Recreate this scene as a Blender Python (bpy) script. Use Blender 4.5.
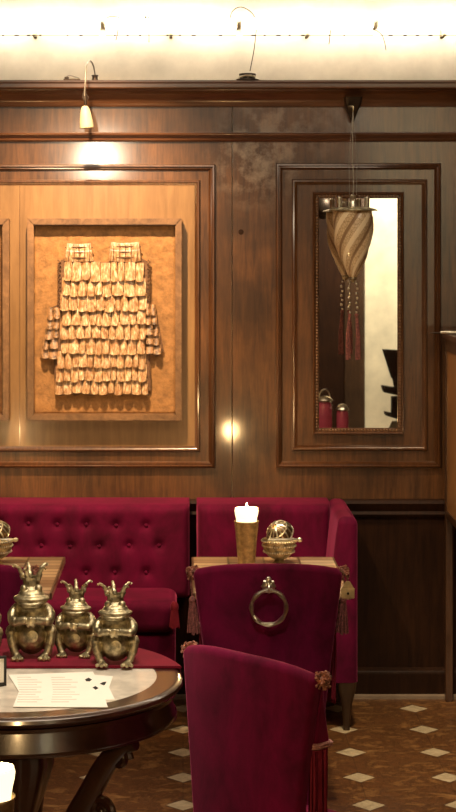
import bpy, bmesh, math, random
from mathutils import Vector, Matrix, noise
random.seed(7)
PI = math.pi
for o in list(bpy.data.objects): bpy.data.objects.remove(o)
S = bpy.context.scene
COL = S.collection

# ------------------------------------------------------------------ camera
H = 1.85; F = 1800.0; VX = 183.0; HY = 240.0
cd = bpy.data.cameras.new('camera'); cam = bpy.data.objects.new('camera', cd); COL.objects.link(cam)
cam.location = (0, 0, H); cam.rotation_euler = (PI/2, 0, 0)
cd.sensor_fit = 'VERTICAL'; cd.sensor_height = 36; cd.lens = 36*F/812
cd.shift_x = (228-VX)/812; cd.shift_y = -(406-HY)/812
cd.clip_start = .05; cd.clip_end = 60
S.camera = cam
# ------------------------------------------------------------------ world, lights, exposure
w = bpy.data.worlds.new('world'); S.world = w; w.use_nodes = True
w.node_tree.nodes['Background'].inputs[0].default_value = (1, .8, .6, 1)
w.node_tree.nodes['Background'].inputs[1].default_value = .05
S.view_settings.view_transform = 'Standard'; S.view_settings.look = 'None'
S.view_settings.gamma = 1; S.view_settings.use_curve_mapping = False
S.view_settings.exposure = 0.36

def light(name, kind, loc, target, energy, color, **kw):
    l = bpy.data.lights.new(name, kind); l.energy = energy; l.color = color
    for k, v in kw.items(): setattr(l, k, v)
    o = bpy.data.objects.new(name, l); COL.objects.link(o); o.location = loc
    d = Vector(target) - Vector(loc)
    o.rotation_euler = d.to_track_quat('-Z', 'Y').to_euler()
    return o
light('picture_spot', 'SPOT', (-.44, 6.25, 3.04), (-.33, 7.32, 1.48), 370, (1, .66, .36), spot_size=math.radians(62), spot_blend=1.0, shadow_soft_size=.025)
light('highlight_fill', 'SPOT', (-.655, .6, 2.48), (-.34, 7.3, 2.25), 120, (1, .82, .58), spot_size=math.radians(19), spot_blend=1.0, shadow_soft_size=.085)  # added unseen light that puts the highlight on the upper left panelling
light('cabinet_fill', 'SPOT', (.35, 6.2, 3.05), (1.06, 7.0, 1.05), 60, (1, .72, .42), spot_size=math.radians(24), spot_blend=.8, shadow_soft_size=.05)  # added unseen fill to brighten the cabinet's amber side panel
light('ceiling_fill', 'AREA', (.2, 5.0, 3.08), (.1, 5.7, .6), 34, (1, .80, .58), shape='RECTANGLE', size=2.4, size_y=1.0)  # broad overhead fill added for ambient light, no fixture there
light('table_spot', 'SPOT', (-.15, 4.0, 3.05), (-.25, 4.75, .7), 150, (1, .86, .68), spot_size=math.radians(46), spot_blend=.9, shadow_soft_size=.08)
light('aisle_spot', 'SPOT', (.62, 5.2, 3.05), (.95, 6.6, 0), 200, (1, .78, .5), spot_size=math.radians(40), spot_blend=1.0, shadow_soft_size=.06)
light('rear_wall_fill', 'AREA', (1.75, .7, 3.0), (1.75, -.6, 1.4), 75, (1, .92, .74), shape='RECTANGLE', size=.5, size_y=.3)  # added fill that brightens the rear plaster reflected in the mirror

# ------------------------------------------------------------------ helpers
def at(px, py, Y): return Vector(((px-VX)*Y/F, Y, H-(py-HY)*Y/F))
def onz(px, py, z):
    Y = F*(H-z)/(py-HY); return Vector(((px-VX)*Y/F, Y, z))

class MB:
    def __init__(s): s.bm = bmesh.new()
    def box(s, x0, x1, y0, y1, z0, z1, bev=0, seg=2, mat=None):
        t = bmesh.new(); bmesh.ops.create_cube(t, size=1)
        for v in t.verts:
            v.co = Vector((x0+(v.co.x+.5)*(x1-x0), y0+(v.co.y+.5)*(y1-y0), z0+(v.co.z+.5)*(z1-z0)))
        if bev: bmesh.ops.bevel(t, geom=t.edges[:], offset=bev, segments=seg, affect='EDGES', profile=.5)
        return s.merge(t, mat)
    def merge(s, t, mat=None):
        if mat is not None: bmesh.ops.transform(t, matrix=mat, verts=t.verts)
        me = bpy.data.meshes.new('tmp'); t.to_mesh(me); t.free(); s.bm.from_mesh(me); bpy.data.meshes.remove(me)
        return s
    def ball(s, c, r, seg=16, mat=None):
        t = bmesh.new(); bmesh.ops.create_uvsphere(t, u_segments=seg, v_segments=max(6, seg//2), radius=1)
        r = r if hasattr(r, '__len__') else (r, r, r)
        for v in t.verts: v.co = Vector((c[0]+v.co.x*r[0], c[1]+v.co.y*r[1], c[2]+v.co.z*r[2]))
        return s.merge(t, mat)
    def rings(s, loops, closed=False, cap=True):
        vs = [[s.bm.verts.new(p) for p in L] for L in loops]
        n = len(vs[0]); m = len(vs)
        for i in range(m if closed else m-1):
            a = vs[i]; b = vs[(i+1) % m]
            for j in range(n):
                k = (j+1) % n
                s.bm.faces.new((a[j], a[k], b[k], b[j]))
        if cap and not closed:
            s.bm.faces.new(list(reversed(vs[0]))); s.bm.faces.new(vs[-1])
        return s
    def lathe(s, prof, c=(0, 0, 0), n=28, fn=None, mat=None, cap=True):
        loops = []
        for (r, z) in prof:
            L = []
            for j in range(n):
                a = 2*PI*j/n; rr = r*(fn(a, z) if fn else 1)
                p = Vector((c[0]+rr*math.cos(a), c[1]+rr*math.sin(a), c[2]+z))
                L.append(mat @ p if mat else p)
            loops.append(L)
        return s.rings(loops, cap=cap)
    def tube(s, pts, r, n=8, closed=False, flat=1.0):
        pts = [Vector(p) for p in pts]; m = len(pts)
        rr = r if hasattr(r, '__len__') else [r]*m
        loops = []; up = None
        for i, p in enumerate(pts):
            if closed: d = pts[(i+1) % m]-pts[i-1]
            else: d = pts[min(i+1, m-1)]-pts[max(i-1, 0)]
            d.normalize()
            if up is None: up = Vector((0, 0, 1)) if abs(d.z) < .9 else Vector((0, 1, 0))
            a = d.cross(up)
            if a.length < 1e-4: a = d.cross(Vector((1, 0, 0)))
            a.normalize(); b = a.cross(d).normalized(); up = b
            loops.append([p+a*math.cos(2*PI*j/n)*rr[i]+b*math.sin(2*PI*j/n)*rr[i]*flat for j in range(n)])
        return s.rings(loops, closed=closed)
    def prism(s, poly, z0, z1):     # poly in xy
        return s.rings([[Vector((x, y, z0)) for x, y in poly], [Vector((x, y, z1)) for x, y in poly]])
    def loft(s, levels, n=40, arch=None, bulge=None):
        # levels: (cx, cy, z, halfwidth, halfdepth, corner)
        loops = []
        for (cx, cy, z, hw, hd, c) in levels:
            L = []
            c = min(c, hw*.98, hd*.98)
            q = n//4
            for k, (sx, sy) in enumerate(((1, 1), (-1, 1), (-1, -1), (1, -1))):
                for j in range(q):
                    a = k*PI/2 + (j/(q-1))*PI/2
                    x = sx*(hw-c)+c*math.cos(a); y = sy*(hd-c)+c*math.sin(a)
                    L.append((x, y))
            # subdivide long sides
            M = []
            for i in range(len(L)):
                a = L[i]; b = L[(i+1) % len(L)]; M.append(a)
                if i % q == q-1:
                    for t in (1, 2, 3, 4, 5, 6, 7, 8, 9): M.append((a[0]+(b[0]-a[0])*t/10, a[1]+(b[1]-a[1])*t/10))
            P = []
            for (x, y) in M:
                zz = z+(arch(x, z) if arch else 0); yy = y+(bulge(x, z) if bulge else 0)
                P.append(Vector((cx+x, cy+yy, zz)))
            loops.append(P)
        return s.rings(loops)
    def build(s, name, mat, parent=None, loc=None, sharp=38, smooth=True):
        bm = s.bm
        bmesh.ops.recalc_face_normals(bm, faces=bm.faces)
        if smooth:
            for f in bm.faces: f.smooth = True
            lim = math.radians(sharp)
            for e in bm.edges:
                if len(e.link_faces) == 2 and e.calc_face_angle(0) > lim: e.smooth = False
        me = bpy.data.meshes.new(name); bm.to_mesh(me); bm.free()
        o = bpy.data.objects.new(name, me); COL.objects.link(o)
        if mat: me.materials.append(mat)
        if smooth and len(me.vertices) < 6000:
            wn = o.modifiers.new('wn', 'WEIGHTED_NORMAL'); wn.keep_sharp = True; wn.weight = 90
        if parent: o.parent = parent
        if loc is not None: o.location = loc
        return o
def tag(o, label, cat, group=None, kind=None):
    o['label'] = label; o['category'] = cat
    if group: o['group'] = group
    if kind: o['kind'] = kind
    return o
def thing(name, label, cat, loc=(0, 0, 0), rz=0, group=None):
    o = bpy.data.objects.new(name, None); COL.objects.link(o); o.location = loc; o.rotation_euler = (0, 0, rz)
    o.empty_display_size = .05
    return tag(o, label, cat, group)
def struct(name, mb, mat, parent=None):
    o = mb.build(name, mat, parent)
    if not parent: o['kind'] = 'structure'
    return o
def dup(o, loc=None, rz=None, label=None, parent=None):
    c = o.copy(); COL.objects.link(c)
    if parent: c.parent = parent
    if loc is not None: c.location = loc
    if rz is not None: c.rotation_euler = (0, 0, rz)
    if label: c['label'] = label
    for ch in list(o.children): dup(ch, parent=c)
    return c

# ------------------------------------------------------------------ materials
class NT:
    def __init__(s, name):
        s.m = bpy.data.materials.new(name); s.m.use_nodes = True; s.t = s.m.node_tree
        s.b = s.t.nodes['Principled BSDF']; s.tc = s.t.nodes.new('ShaderNodeTexCoord')
    def n(s, typ, **kw):
        nd = s.t.nodes.new('ShaderNode'+typ)
        for k, v in kw.items(): setattr(nd, k, v)
        return nd
    def L(s, a, b): s.t.links.new(a, b)
    def map(s, scale, src=None):
        mp = s.n('Mapping'); s.L(src or s.tc.outputs['Object'], mp.inputs[0]); mp.inputs['Scale'].default_value = scale; return mp.outputs[0]
    def noise(s, vec, scale, detail=4, rough=.6, dist=0):
        nd = s.n('TexNoise'); s.L(vec, nd.inputs['Vector']); nd.inputs['Scale'].default_value = scale
        nd.inputs['Detail'].default_value = detail; nd.inputs['Roughness'].default_value = rough; nd.inputs['Distortion'].default_value = dist
        return nd.outputs['Fac']
    def ramp(s, fac, stops):
        r = s.n('ValToRGB'); s.L(fac, r.inputs[0]); e = r.color_ramp.elements
        while len(e) < len(stops): e.new(.5)
        for i, (p, c) in enumerate(stops): e[i].position = p; e[i].color = (*c, 1)
        return r.outputs[0]
    def mix(s, fac, a, b, mode='MIX'):
        m = s.n('Mix', data_type='RGBA', blend_type=mode)
        if hasattr(fac, 'links'): s.L(fac, m.inputs[0])
        else: m.inputs[0].default_value = fac
        for v, i in ((a, 6), (b, 7)):
            if hasattr(v, 'links'): s.L(v, m.inputs[i])
            else: m.inputs[i].default_value = (*v, 1)
        return m.outputs[2]
    def math(s, op, a, b=None):
        m = s.n('Math', operation=op)
        for v, i in ((a, 0), (b, 1)):
            if v is None: continue
            if hasattr(v, 'links'): s.L(v, m.inputs[i])
            else: m.inputs[i].default_value = v
        return m.outputs[0]
    def bump(s, h, strength=.3, dist=.01):
        b = s.n('Bump'); s.L(h, b.inputs['Height']); b.inputs['Strength'].default_value = strength; b.inputs['Distance'].default_value = dist
        s.L(b.outputs[0], s.b.inputs['Normal']); return b
    def set(s, **kw):
        for k, v in kw.items():
            i = s.b.inputs[k.replace('_', ' ')]
            if hasattr(v, 'links'): s.L(v, i)
            elif hasattr(v, '__len__') and len(v) == 3: i.default_value = (*v, 1)
            else: i.default_value = v
        return s
def wood(name, dark, light, grain=(18, 18, 1.6), rough=.35, coat=.5, crough=.12, blot=.5):
    t = NT(name)
    g = t.noise(t.map(grain), 3.2, 8, .65, .6)
    f = t.noise(t.map((grain[0]*5, grain[1]*5, grain[2]*5)), 4, 3, .6)
    c = t.ramp(g, [(.28, dark), (.72, light)])
    c = t.mix(t.math('MULTIPLY', f, .45), c, dark)
    b = t.ramp(t.noise(t.map((1, 1, 1)), 2.3, 5, .6), [(.3, (1-blot,)*3), (.7, (1, 1, 1))])
    c = t.mix(1, c, b, 'MULTIPLY')
    t.set(Base_Color=c, Roughness=rough, Coat_Weight=coat, Coat_Roughness=crough)
    if coat < .1: t.b.inputs['Specular IOR Level'].default_value = .15
    rv = t.math('ADD', t.math('MULTIPLY', t.noise(t.map((1, 1, .6)), 7, 5, .7), .08), crough-.035)
    t.L(rv, t.b.inputs['Coat Roughness'])
    t.bump(f, .06, .003)
    return t.m
def simple(name, col, rough=.5, metal=0, nscale=30, var=.25, bumps=.1, **kw):
    t = NT(name)
    n = t.noise(t.map((1, 1, 1)), nscale, 5, .6)
    dark = tuple(c*(1-var*1.3) for c in col); lt = tuple(min(1, c*(1+var*.6)) for c in col)
    c = t.ramp(n, [(.3, dark), (.7, lt)])
    t.set(Base_Color=c, Roughness=rough, Metallic=metal, **kw)
    if bumps: t.bump(n, bumps, .004)
    return t.m
def velvet(name, dark, light, sheen=(1, .25, .45), sw=.6):
    t = NT(name)
    n = t.noise(t.map((1, 1, .6)), 9, 6, .65, .4)
    f = t.noise(t.map((1, 1, 1)), 240, 2, .5)
    c = t.ramp(n, [(.3, dark), (.72, light)])
    t.set(Base_Color=c, Roughness=.85, Sheen_Weight=sw, Sheen_Roughness=.35, Sheen_Tint=sheen)
    t.b.inputs['Specular IOR Level'].default_value = .15
    t.bump(f, .25, .001)
    return t.m

M = {}
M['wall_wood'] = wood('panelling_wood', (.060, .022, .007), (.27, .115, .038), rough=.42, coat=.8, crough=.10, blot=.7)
_n = M['wall_wood'].node_tree
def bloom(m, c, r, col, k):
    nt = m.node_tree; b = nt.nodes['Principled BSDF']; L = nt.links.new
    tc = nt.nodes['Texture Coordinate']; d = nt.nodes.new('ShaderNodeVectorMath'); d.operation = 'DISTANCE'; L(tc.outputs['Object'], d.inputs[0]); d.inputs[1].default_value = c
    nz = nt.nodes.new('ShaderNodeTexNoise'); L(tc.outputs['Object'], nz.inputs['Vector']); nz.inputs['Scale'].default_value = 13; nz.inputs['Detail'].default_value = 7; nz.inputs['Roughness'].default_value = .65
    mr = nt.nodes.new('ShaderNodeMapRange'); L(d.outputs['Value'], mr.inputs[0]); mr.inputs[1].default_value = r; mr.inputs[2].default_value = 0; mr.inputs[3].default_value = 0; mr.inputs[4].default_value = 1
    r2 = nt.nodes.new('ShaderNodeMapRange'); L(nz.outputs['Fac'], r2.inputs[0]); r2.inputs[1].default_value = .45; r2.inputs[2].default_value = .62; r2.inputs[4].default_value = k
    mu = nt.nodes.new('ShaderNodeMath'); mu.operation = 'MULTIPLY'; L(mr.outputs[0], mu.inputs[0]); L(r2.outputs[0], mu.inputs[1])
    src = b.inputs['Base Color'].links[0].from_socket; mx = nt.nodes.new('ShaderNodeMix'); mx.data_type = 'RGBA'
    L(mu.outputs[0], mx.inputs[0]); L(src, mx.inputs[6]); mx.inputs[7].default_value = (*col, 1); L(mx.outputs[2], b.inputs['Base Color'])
# pale worn bloom on the varnish beside and above the mirror panel
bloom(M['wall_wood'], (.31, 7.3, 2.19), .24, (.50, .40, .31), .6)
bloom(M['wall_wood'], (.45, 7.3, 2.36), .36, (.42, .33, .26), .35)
M['trim_wood'] = wood('moulding_wood', (.06, .022, .008), (.20, .085, .032), rough=.3, coat=.6, crough=.14)
M['trim_h'] = wood('cornice_wood', (.075, .027, .010), (.21, .082, .032), grain=(1.6, 18, 18), rough=.32, coat=.5, crough=.16)
M['dado_wood'] = wood('dado_wood', (.018, .006, .002), (.055, .020, .007), rough=.6, coat=.05, crough=.3)
M['veneer'] = wood('panel_veneer', (.20, .105, .038), (.36, .205, .082), grain=(9, 9, .8), rough=.4, coat=.25, crough=.2, blot=.25)
M['table_wood'] = wood('mahogany', (.020, .006, .003), (.075, .022, .010), grain=(6, 6, 6), rough=.28, coat=1, crough=.13)
M['frame_wood'] = wood('frame_wood', (.13, .065, .03), (.40, .22, .10), grain=(8, 8, 8), rough=.5, coat=.2, crough=.25)
M['cab_wood'] = wood('cabinet_wood', (.06, .025, .012), (.15, .07, .035), rough=.35, coat=.5)
M['amber_wood'] = wood('amber_wood', (.42, .19, .06), (.68, .36, .14), rough=.35, coat=.5)
M['leg_wood'] = wood('leg_wood', (.035, .016, .007), (.11, .055, .024), rough=.4, coat=.4)
M['plaster'] = simple('cream_plaster', (.62, .56, .45), .85, nscale=5, var=.18, bumps=.1)
M['rear_plaster'] = simple('rear_plaster', (.80, .72, .52), .85, nscale=6, var=.15, bumps=.1)
M['ceiling'] = simple('ceiling_plaster', (.5, .42, .32), .9, nscale=4, var=.1, bumps=0)
M['velvet'] = velvet('crimson_velvet', (.050, .001, .013), (.140, .0015, .038), sheen=(1, .15, .36), sw=.32)
M['velvet_chair'] = velvet('raspberry_velvet', (.055, .001, .013), (.175, .002, .042), sheen=(1, .2, .38), sw=.9)
M['runner'] = velvet('runner_velvet', (.08, .002, .010), (.19, .004, .020), sw=.4)
M['brass'] = simple('aged_brass', (.50, .43, .27), .47, 1, 45, .6, .5)
M['silver'] = simple('silvered_metal', (.92, .84, .70), .28, 1, 60, .3, .25)
M['dark_brass'] = simple('dark_brass', (.16, .10, .05), .45, 1, 60, .5, .4)
M['darkmetal'] = simple('dark_metal', (.05, .035, .025), .4, .7, 40, .3, .1)
M['candle_cup'] = simple('hammered_brass', (.56, .42, .22), .48, 1, 70, .3, .4)
M['marble'] = simple('grey_marble', (.72, .66, .56), .3, 0, 9, .35, .02, Coat_Weight=.4)
M['paper'] = simple('paper', (.86, .83, .74), .8, 0, 8, .03, 0)
M['ink'] = simple('ink', (.02, .018, .016), .8, 0, 8, .1, 0)
M['greyink'] = simple('grey_ink', (.66, .61, .53), .8, 0, 8, .1, 0)
M['backing'] = simple('ochre_backing', (.33, .165, .055), .7, 0, 45, .3, 1.0)
M['plate'] = simple('bone_plate', (.62, .42, .24), .36, 0, 42, .75, 1.0, Coat_Weight=.5)
t = NT('streaked_bone')
n = t.noise(t.map((1, 1, .22)), 130, 4, .6); n2 = t.noise(t.map((1, 1, 1)), 28, 3, .6)
c = t.ramp(n, [(.32, (.16, .07, .025)), (.50, (.55, .34, .17)), (.66, (.88, .74, .54))])
c = t.mix(t.math('SUBTRACT', t.math('MULTIPLY', n2, 2.4), .85), c, (.26, .12, .045)); t.set(Base_Color=c, Roughness=.3, Coat_Weight=.9, Coat_Roughness=.12); t.bump(n, .8, .003); M['plate'] = t.m
M['plate_dark'] = simple('dark_bone', (.34, .19, .09), .4, 0, 60, .8, 1.0, Coat_Weight=.3)
M['cord'] = simple('brown_cord', (.17, .085, .04), .8, 0, 60, .4, .4)
M['fringe'] = velvet('fringe_thread', (.10, .006, .014), (.36, .03, .06), sw=.3)
M['rosette'] = simple('gold_pink_thread', (.42, .17, .11), .6, 0, 120, .7, .5)
M['tassel'] = simple('tassel_thread', (.30, .10, .09), .7, 0, 140, .6, .5)
M['braid'] = simple('pale_braid', (.52, .25, .22), .6, 0, 160, .4, .5)
M['shade'] = simple('beige_shade', (.46, .38, .24), .6, 0, 20, .15, .1)
M['wire'] = simple('grey_wire', (.34, .31, .26), .35, .6, 20, .2, 0)
M['tag'] = simple('cream_tag', (.62, .46, .22), .6, 0, 40, .3, .2)
M['pinkglass'] = simple('magenta_glass', (.55, .10, .17), .15, 0, 12, .15, 0, Coat_Weight=1)
# candle wax (lit from inside by its flame)
t = NT('wax'); t.set(Base_Color=(.95, .85, .62), Roughness=.5, Emission_Color=(1, .80, .45), Emission_Strength=1.5); M['wax'] = t.m
t = NT('flame'); t.set(Base_Color=(1, .8, .4), Emission_Color=(1, .72, .32), Emission_Strength=30); M['flame'] = t.m
t = NT('tube_glow'); t.set(Base_Color=(1, .95, .85), Emission_Color=(1, .89, .72), Emission_Strength=15); M['tube'] = t.m
t = NT('mirror_glass'); t.set(Base_Color=(.93, .9, .84), Metallic=1, Roughness=.015); M['mirror'] = t.m
# lantern glass with a spiral wire pattern
t = NT('lantern_glass')
v = t.n('TexVoronoi', feature='DISTANCE_TO_EDGE'); t.L(t.map((1, 1, .8)), v.inputs['Vector']); v.inputs['Scale'].default_value = 95
n = t.noise(t.map((1, 1, 1)), 25, 4)
c = t.ramp(v.outputs[0], [(.0, (.30, .19, .09)), (.10, (.66, .52, .33))])
sp_ = t.n('SeparateXYZ'); t.L(t.tc.outputs['Object'], sp_.inputs[0])
an = t.math('ARCTAN2', sp_.outputs[1], sp_.outputs[0])
ph = t.math('ABSOLUTE', t.math('SINE', t.math('MULTIPLY', t.math('SUBTRACT', an, t.math('MULTIPLY', sp_.outputs[2], 9)), 2.5)))
c = t.mix(t.math('MULTIPLY', n, .35), c, (.66, .48, .28))
c = t.mix(t.math('LESS_THAN', ph, .26), c, (.30, .19, .10))
c = t.mix(t.math('GREATER_THAN', ph, .93), c, (.85, .72, .5))
t.set(Base_Color=c, Roughness=.4, Coat_Weight=.5); t.bump(v.outputs[0], .3, .003); M['lantern'] = t.m
# table marquetry: pale and brown wooden blocks
t = NT('marquetry')
br = t.n('TexBrick'); t.L(t.map((1, 1, 1)), br.inputs['Vector'])
br.inputs['Scale'].default_value = 1; br.inputs['Brick Width'].default_value = .125; br.inputs['Row Height'].default_value = .055
br.inputs['Mortar Size'].default_value = .004; br.offset = .0
br.inputs['Color1'].default_value = (.74, .56, .36, 1); br.inputs['Color2'].default_value = (.24, .11, .055, 1); br.inputs['Mortar'].default_value = (.07, .03, .015, 1)
n = t.noise(t.map((3, 14, 3)), 6, 5)
t.set(Base_Color=t.mix(t.math('MULTIPLY', n, .3), br.outputs[0], (.30, .17, .08)), Roughness=.35, Coat_Weight=.5); M['marquetry'] = t.m
# floor: brown veined marble slabs with cream diamonds at the corners
t = NT('floor_marble')
sep = t.n('SeparateXYZ'); t.L(t.tc.outputs['Object'], sep.inputs[0])
P = .3035
def cell(o, off):
    a = t.math('DIVIDE', t.math('ADD', o, -off), P); r = t.math('ROUND', a); return t.math('ABSOLUTE', t.math('MULTIPLY', t.math('SUBTRACT', a, r), P))
ax = cell(sep.outputs[0], 0); ay = cell(sep.outputs[1], 6.50)
d = t.math('ADD', ax, ay)
wob = t.math('MULTIPLY', t.noise(t.map((1, 1, 1)), 22, 3), .008)
dia = t.math('LESS_THAN', t.math('ADD', d, wob), .0595)
ring = t.math('LESS_THAN', t.math('ADD', d, wob), .0635)
n1 = t.noise(t.map((1, 1.6, 1)), 11, 10, .78, .6); n2 = t.noise(t.map((1, 1, 1)), 30, 6, .7, .8)
c1 = t.ramp(n1, [(.34, (.03, .012, .005)), (.45, (.24, .10, .032)), (.495, (.04, .015, .006)), (.54, (.27, .12, .038)), (.70, (.50, .28, .10))])
c1 = t.mix(t.math('MULTIPLY', n2, .8), c1, (.08, .035, .012))
g = t.math('LESS_THAN', t.math('ABSOLUTE', t.math('ADD', t.math('MINIMUM', t.math('SUBTRACT', P/2, ax), t.math('SUBTRACT', P/2, ay)), 0)), -1)
jn = t.math('LESS_THAN', t.math('MINIMUM', ax, ay), .0012)
c1 = t.mix(t.math('MULTIPLY', jn, .7), c1, (.02, .012, .008))
c1 = t.mix(ring, c1, (.03, .018, .01))
c2 = t.ramp(n2, [(.3, (.38, .29, .17)), (.7, (.66, .55, .36))])
t.set(Base_Color=t.mix(dia, c1, c2), Roughness=.38); M['floor'] = t.m

# ------------------------------------------------------------------ room shell
WY = 7.32
def wz(py): return H-(py-HY)*WY/F
def wx(px): return (px-VX)*WY/F
XL, XR, YB = -2.6, 2.3, -.6
struct('floor', MB().box(XL, XR, YB, WY, -.05, 0), M['floor'])
struct('ceiling', MB().box(XL, XR, YB, WY+.05, 3.15, 3.2), M['ceiling'])
struct('wall_front', MB().box(XL, XR, WY+.002, WY+.06, 0, 3.15), M['plaster'])
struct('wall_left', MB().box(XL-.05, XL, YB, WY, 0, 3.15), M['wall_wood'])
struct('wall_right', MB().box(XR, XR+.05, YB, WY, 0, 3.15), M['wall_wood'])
wr = MB().box(XL, XR, YB-.05, YB, 0, 3.15)
struct('wall_rear', wr, M['rear_plaster'])
# wood panelling on the rear wall (seen in the mirror)
struct('trim_1', MB().box(XL, 1.53, YB, YB+.03, 0, 3.1), M['dado_wood'])
struct('trim_14', MB().box(1.36, 1.53, YB+.03, YB+.05, 0, 3.1, .004), M['leg_wood'])
# panelling: two boards meeting at the joint
jx = wx(232)
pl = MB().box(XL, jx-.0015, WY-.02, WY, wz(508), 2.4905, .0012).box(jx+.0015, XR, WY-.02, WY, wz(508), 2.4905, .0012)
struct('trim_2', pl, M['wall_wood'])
struct('trim_3', MB().box(XL, XR, WY-.02, WY, 0, wz(508)), M['dado_wood'])
WF = WY-.02          # face of the panelling
def hmould(name, prof, mat, x0=XL, x1=XR):   # prof: (protrusion, z) polygon, extruded along x
    mb = MB(); mb.rings([[Vector((x, WF-d, z)) for d, z in prof] for x in (x0, x1)]); return struct(name, mb, mat)
hmould('trim_4', [(-.022, 2.482), (0, 2.390), (.012, 2.390), (.016, 2.400), (.02, 2.42), (.038, 2.437), (.058, 2.447), (.062, 2.455), (.085, 2.458), (.088, 2.465), (.088, 2.477), (.094, 2.482), (.094, 2.4905), (-.022, 2.4905)], M['trim_h'])
hmould('trim_5', [(0, wz(142)), (.010, wz(142)), (.016, wz(140.5)), (.010, wz(138.5)), (.02, wz(137)), (.024, wz(135)), (.02, wz(133.5)), (0, wz(132.5))], M['trim_h'])
hmould('trim_6', [(0, wz(516)), (.012, wz(516)), (.02, wz(513)), (.014, wz(510)), (.022, wz(506)), (.03, wz(502)), (.024, wz(499)), (0, wz(498))], M['dado_wood'])
hmould('baseboard_front', [(0, 0), (.03, 0), (.03, wz(672)), (.024, wz(669)), (.018, wz(668)), (0, wz(666))], M['dado_wood'])
hmould('trim_7', [(.03, 0), (.05, 0), (.05, .012), (.03, .016)], simple('base_strip', (.30, .22, .15), .5, 0, 10, .2, 0))
hmould('trim_8', [(-.02, 3.10), (.04, 3.10), (.08, 3.15), (-.02, 3.15)], M['ceiling'])

def framemould(mb, x0, x1, z0, z1, prof, yf):
    # prof: list of (inset, protrusion); mitred rectangle
    loops = []
    for (u, d) in prof:
        loops.append([Vector((x0+u, yf-d, z0+u)), Vector((x1-u, yf-d, z0+u)), Vector((x1-u, yf-d, z1-u)), Vector((x0+u, yf-d, z1-u))])
    mb.rings(loops, closed=True)
    return mb
PR1 = [(0, -.002), (0, .010), (.004, .018), (.010, .020), (.014, .012), (.018, .014), (.022, .008), (.026, .004), (.026, -.002)]
PR2 = [(0, -.002), (0, .006), (.004, .012), (.010, .013), (.016, .007), (.022, .004), (.022, -.002)]
# left panel
mb = MB(); framemould(mb, wx(-190), wx(215), wz(467), wz(164.5), PR1, WF); struct('trim_9', mb, M['trim_wood'])
mb = MB(); framemould(mb, wx(-175), wx(200), wz(451), wz(180), PR2, WF); struct('trim_10', mb, M['trim_wood'])
struct('trim_11', MB().box(wx(-172), wx(20), WF-.003, WF-.0002, wz(448), wz(183)).box(wx(20.6), wx(197), WF-.003, WF-.0002, wz(448), wz(183)), M['veneer'])
# right panel
mb = MB(); framemould(mb, wx(275.5), wx(440), wz(467), wz(163.5), PR1, WF); struct('trim_12', mb, M['trim_wood'])
mb = MB(); framemould(mb, wx(291.5), wx(426.5), wz(450), wz(179.5), PR2, WF); struct('trim_13', mb, M['trim_wood'])
# dark knot plug in the panel
k = at(241, 232, WF); mb = MB(); mb.lathe([(.001, 0), (.011, 0), (.011, .002), (.001, .0025)], mat=Matrix.Translation((k.x, WF+.0005, k.z)) @ Matrix.Rotation(PI/2, 4, 'X'), n=20)
tag(mb.build('knot_plug', M['dado_wood']), 'small round dark plug in the wall panelling left of the mirror panel', 'plug')

# ------------------------------------------------------------------ tube lights above the ledge
LZ = 2.4905
xs0 = wx(-30)
for i in range(4):
    x0 = xs0+i*.55; x1 = x0+.535
    nm = ['white glowing tube light at the left end above the ledge', 'glowing tube light above the small gooseneck lamp', 'glowing tube light above the metal lamp base on the ledge', 'white glowing tube light at the right end above the ledge'][i]
    t_ = thing('tube_light', nm, 'light', ((x0+x1)/2, 7.25, 2.72), 0, 'tube lights along the top of the wall')
    hl = (x1-x0)/2
    mb = MB()
    mb.rings([[Vector((x, .022*math.cos(2*PI*j/16), .022*math.sin(2*PI*j/16))) for j in range(16)] for x in (-hl+.006, hl-.006)]); mb.build('tube', M['tube'], t_)
    for sx in (-1, 1):
        MB().box(sx*hl-(.005 if sx > 0 else 0), sx*hl+(0 if sx > 0 else .005), -.014, .072, -.014, .014, .001).build('end_cap', M['plaster'], t_)
    rail = MB()
    q = -hl+.04
    while q < hl-.04:
        L = random.choice((.008, .014, .018, .006)); rail.box(q, q+L, -.03, -.026, -.052, -.046); q += random.choice((.05, .05, .06, .11))
    rail.box(-hl+.006, hl-.006, -.0255, -.0235, -.0500, -.0480)
    r = rail.build('clip_row', M['shade'], t_)
    r.data.materials.clear(); r.data.materials.append(M['darkmetal'])
    # bracket arm from rail to wall
    MB().box(-.006, .006, -.024, .072, -.05, -.044).box(-.006, .006, .02, .072, -.05, 0).build('bracket', M['shade'], t_)

def wire(name, label, pts, r, mat, Y=None, cat='wire'):
    mb = MB(); mb.tube(pts, r, 6); return tag(mb.build(name, mat), label, cat)
def spline(pts, n=6):
    P = [Vector(p) for p in pts]; out = []
    for i in range(len(P)-1):
        p0 = P[max(i-1, 0)]; p1 = P[i]; p2 = P[i+1]; p3 = P[min(i+2, len(P)-1)]
        for k in range(n):
            s = k/n
            out.append(.5*((2*p1)+(-p0+p2)*s+(2*p0-5*p1+4*p2-p3)*s*s+(-p0+3*p1-3*p2+p3)*s**3))
    out.append(P[-1]); return out

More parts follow.
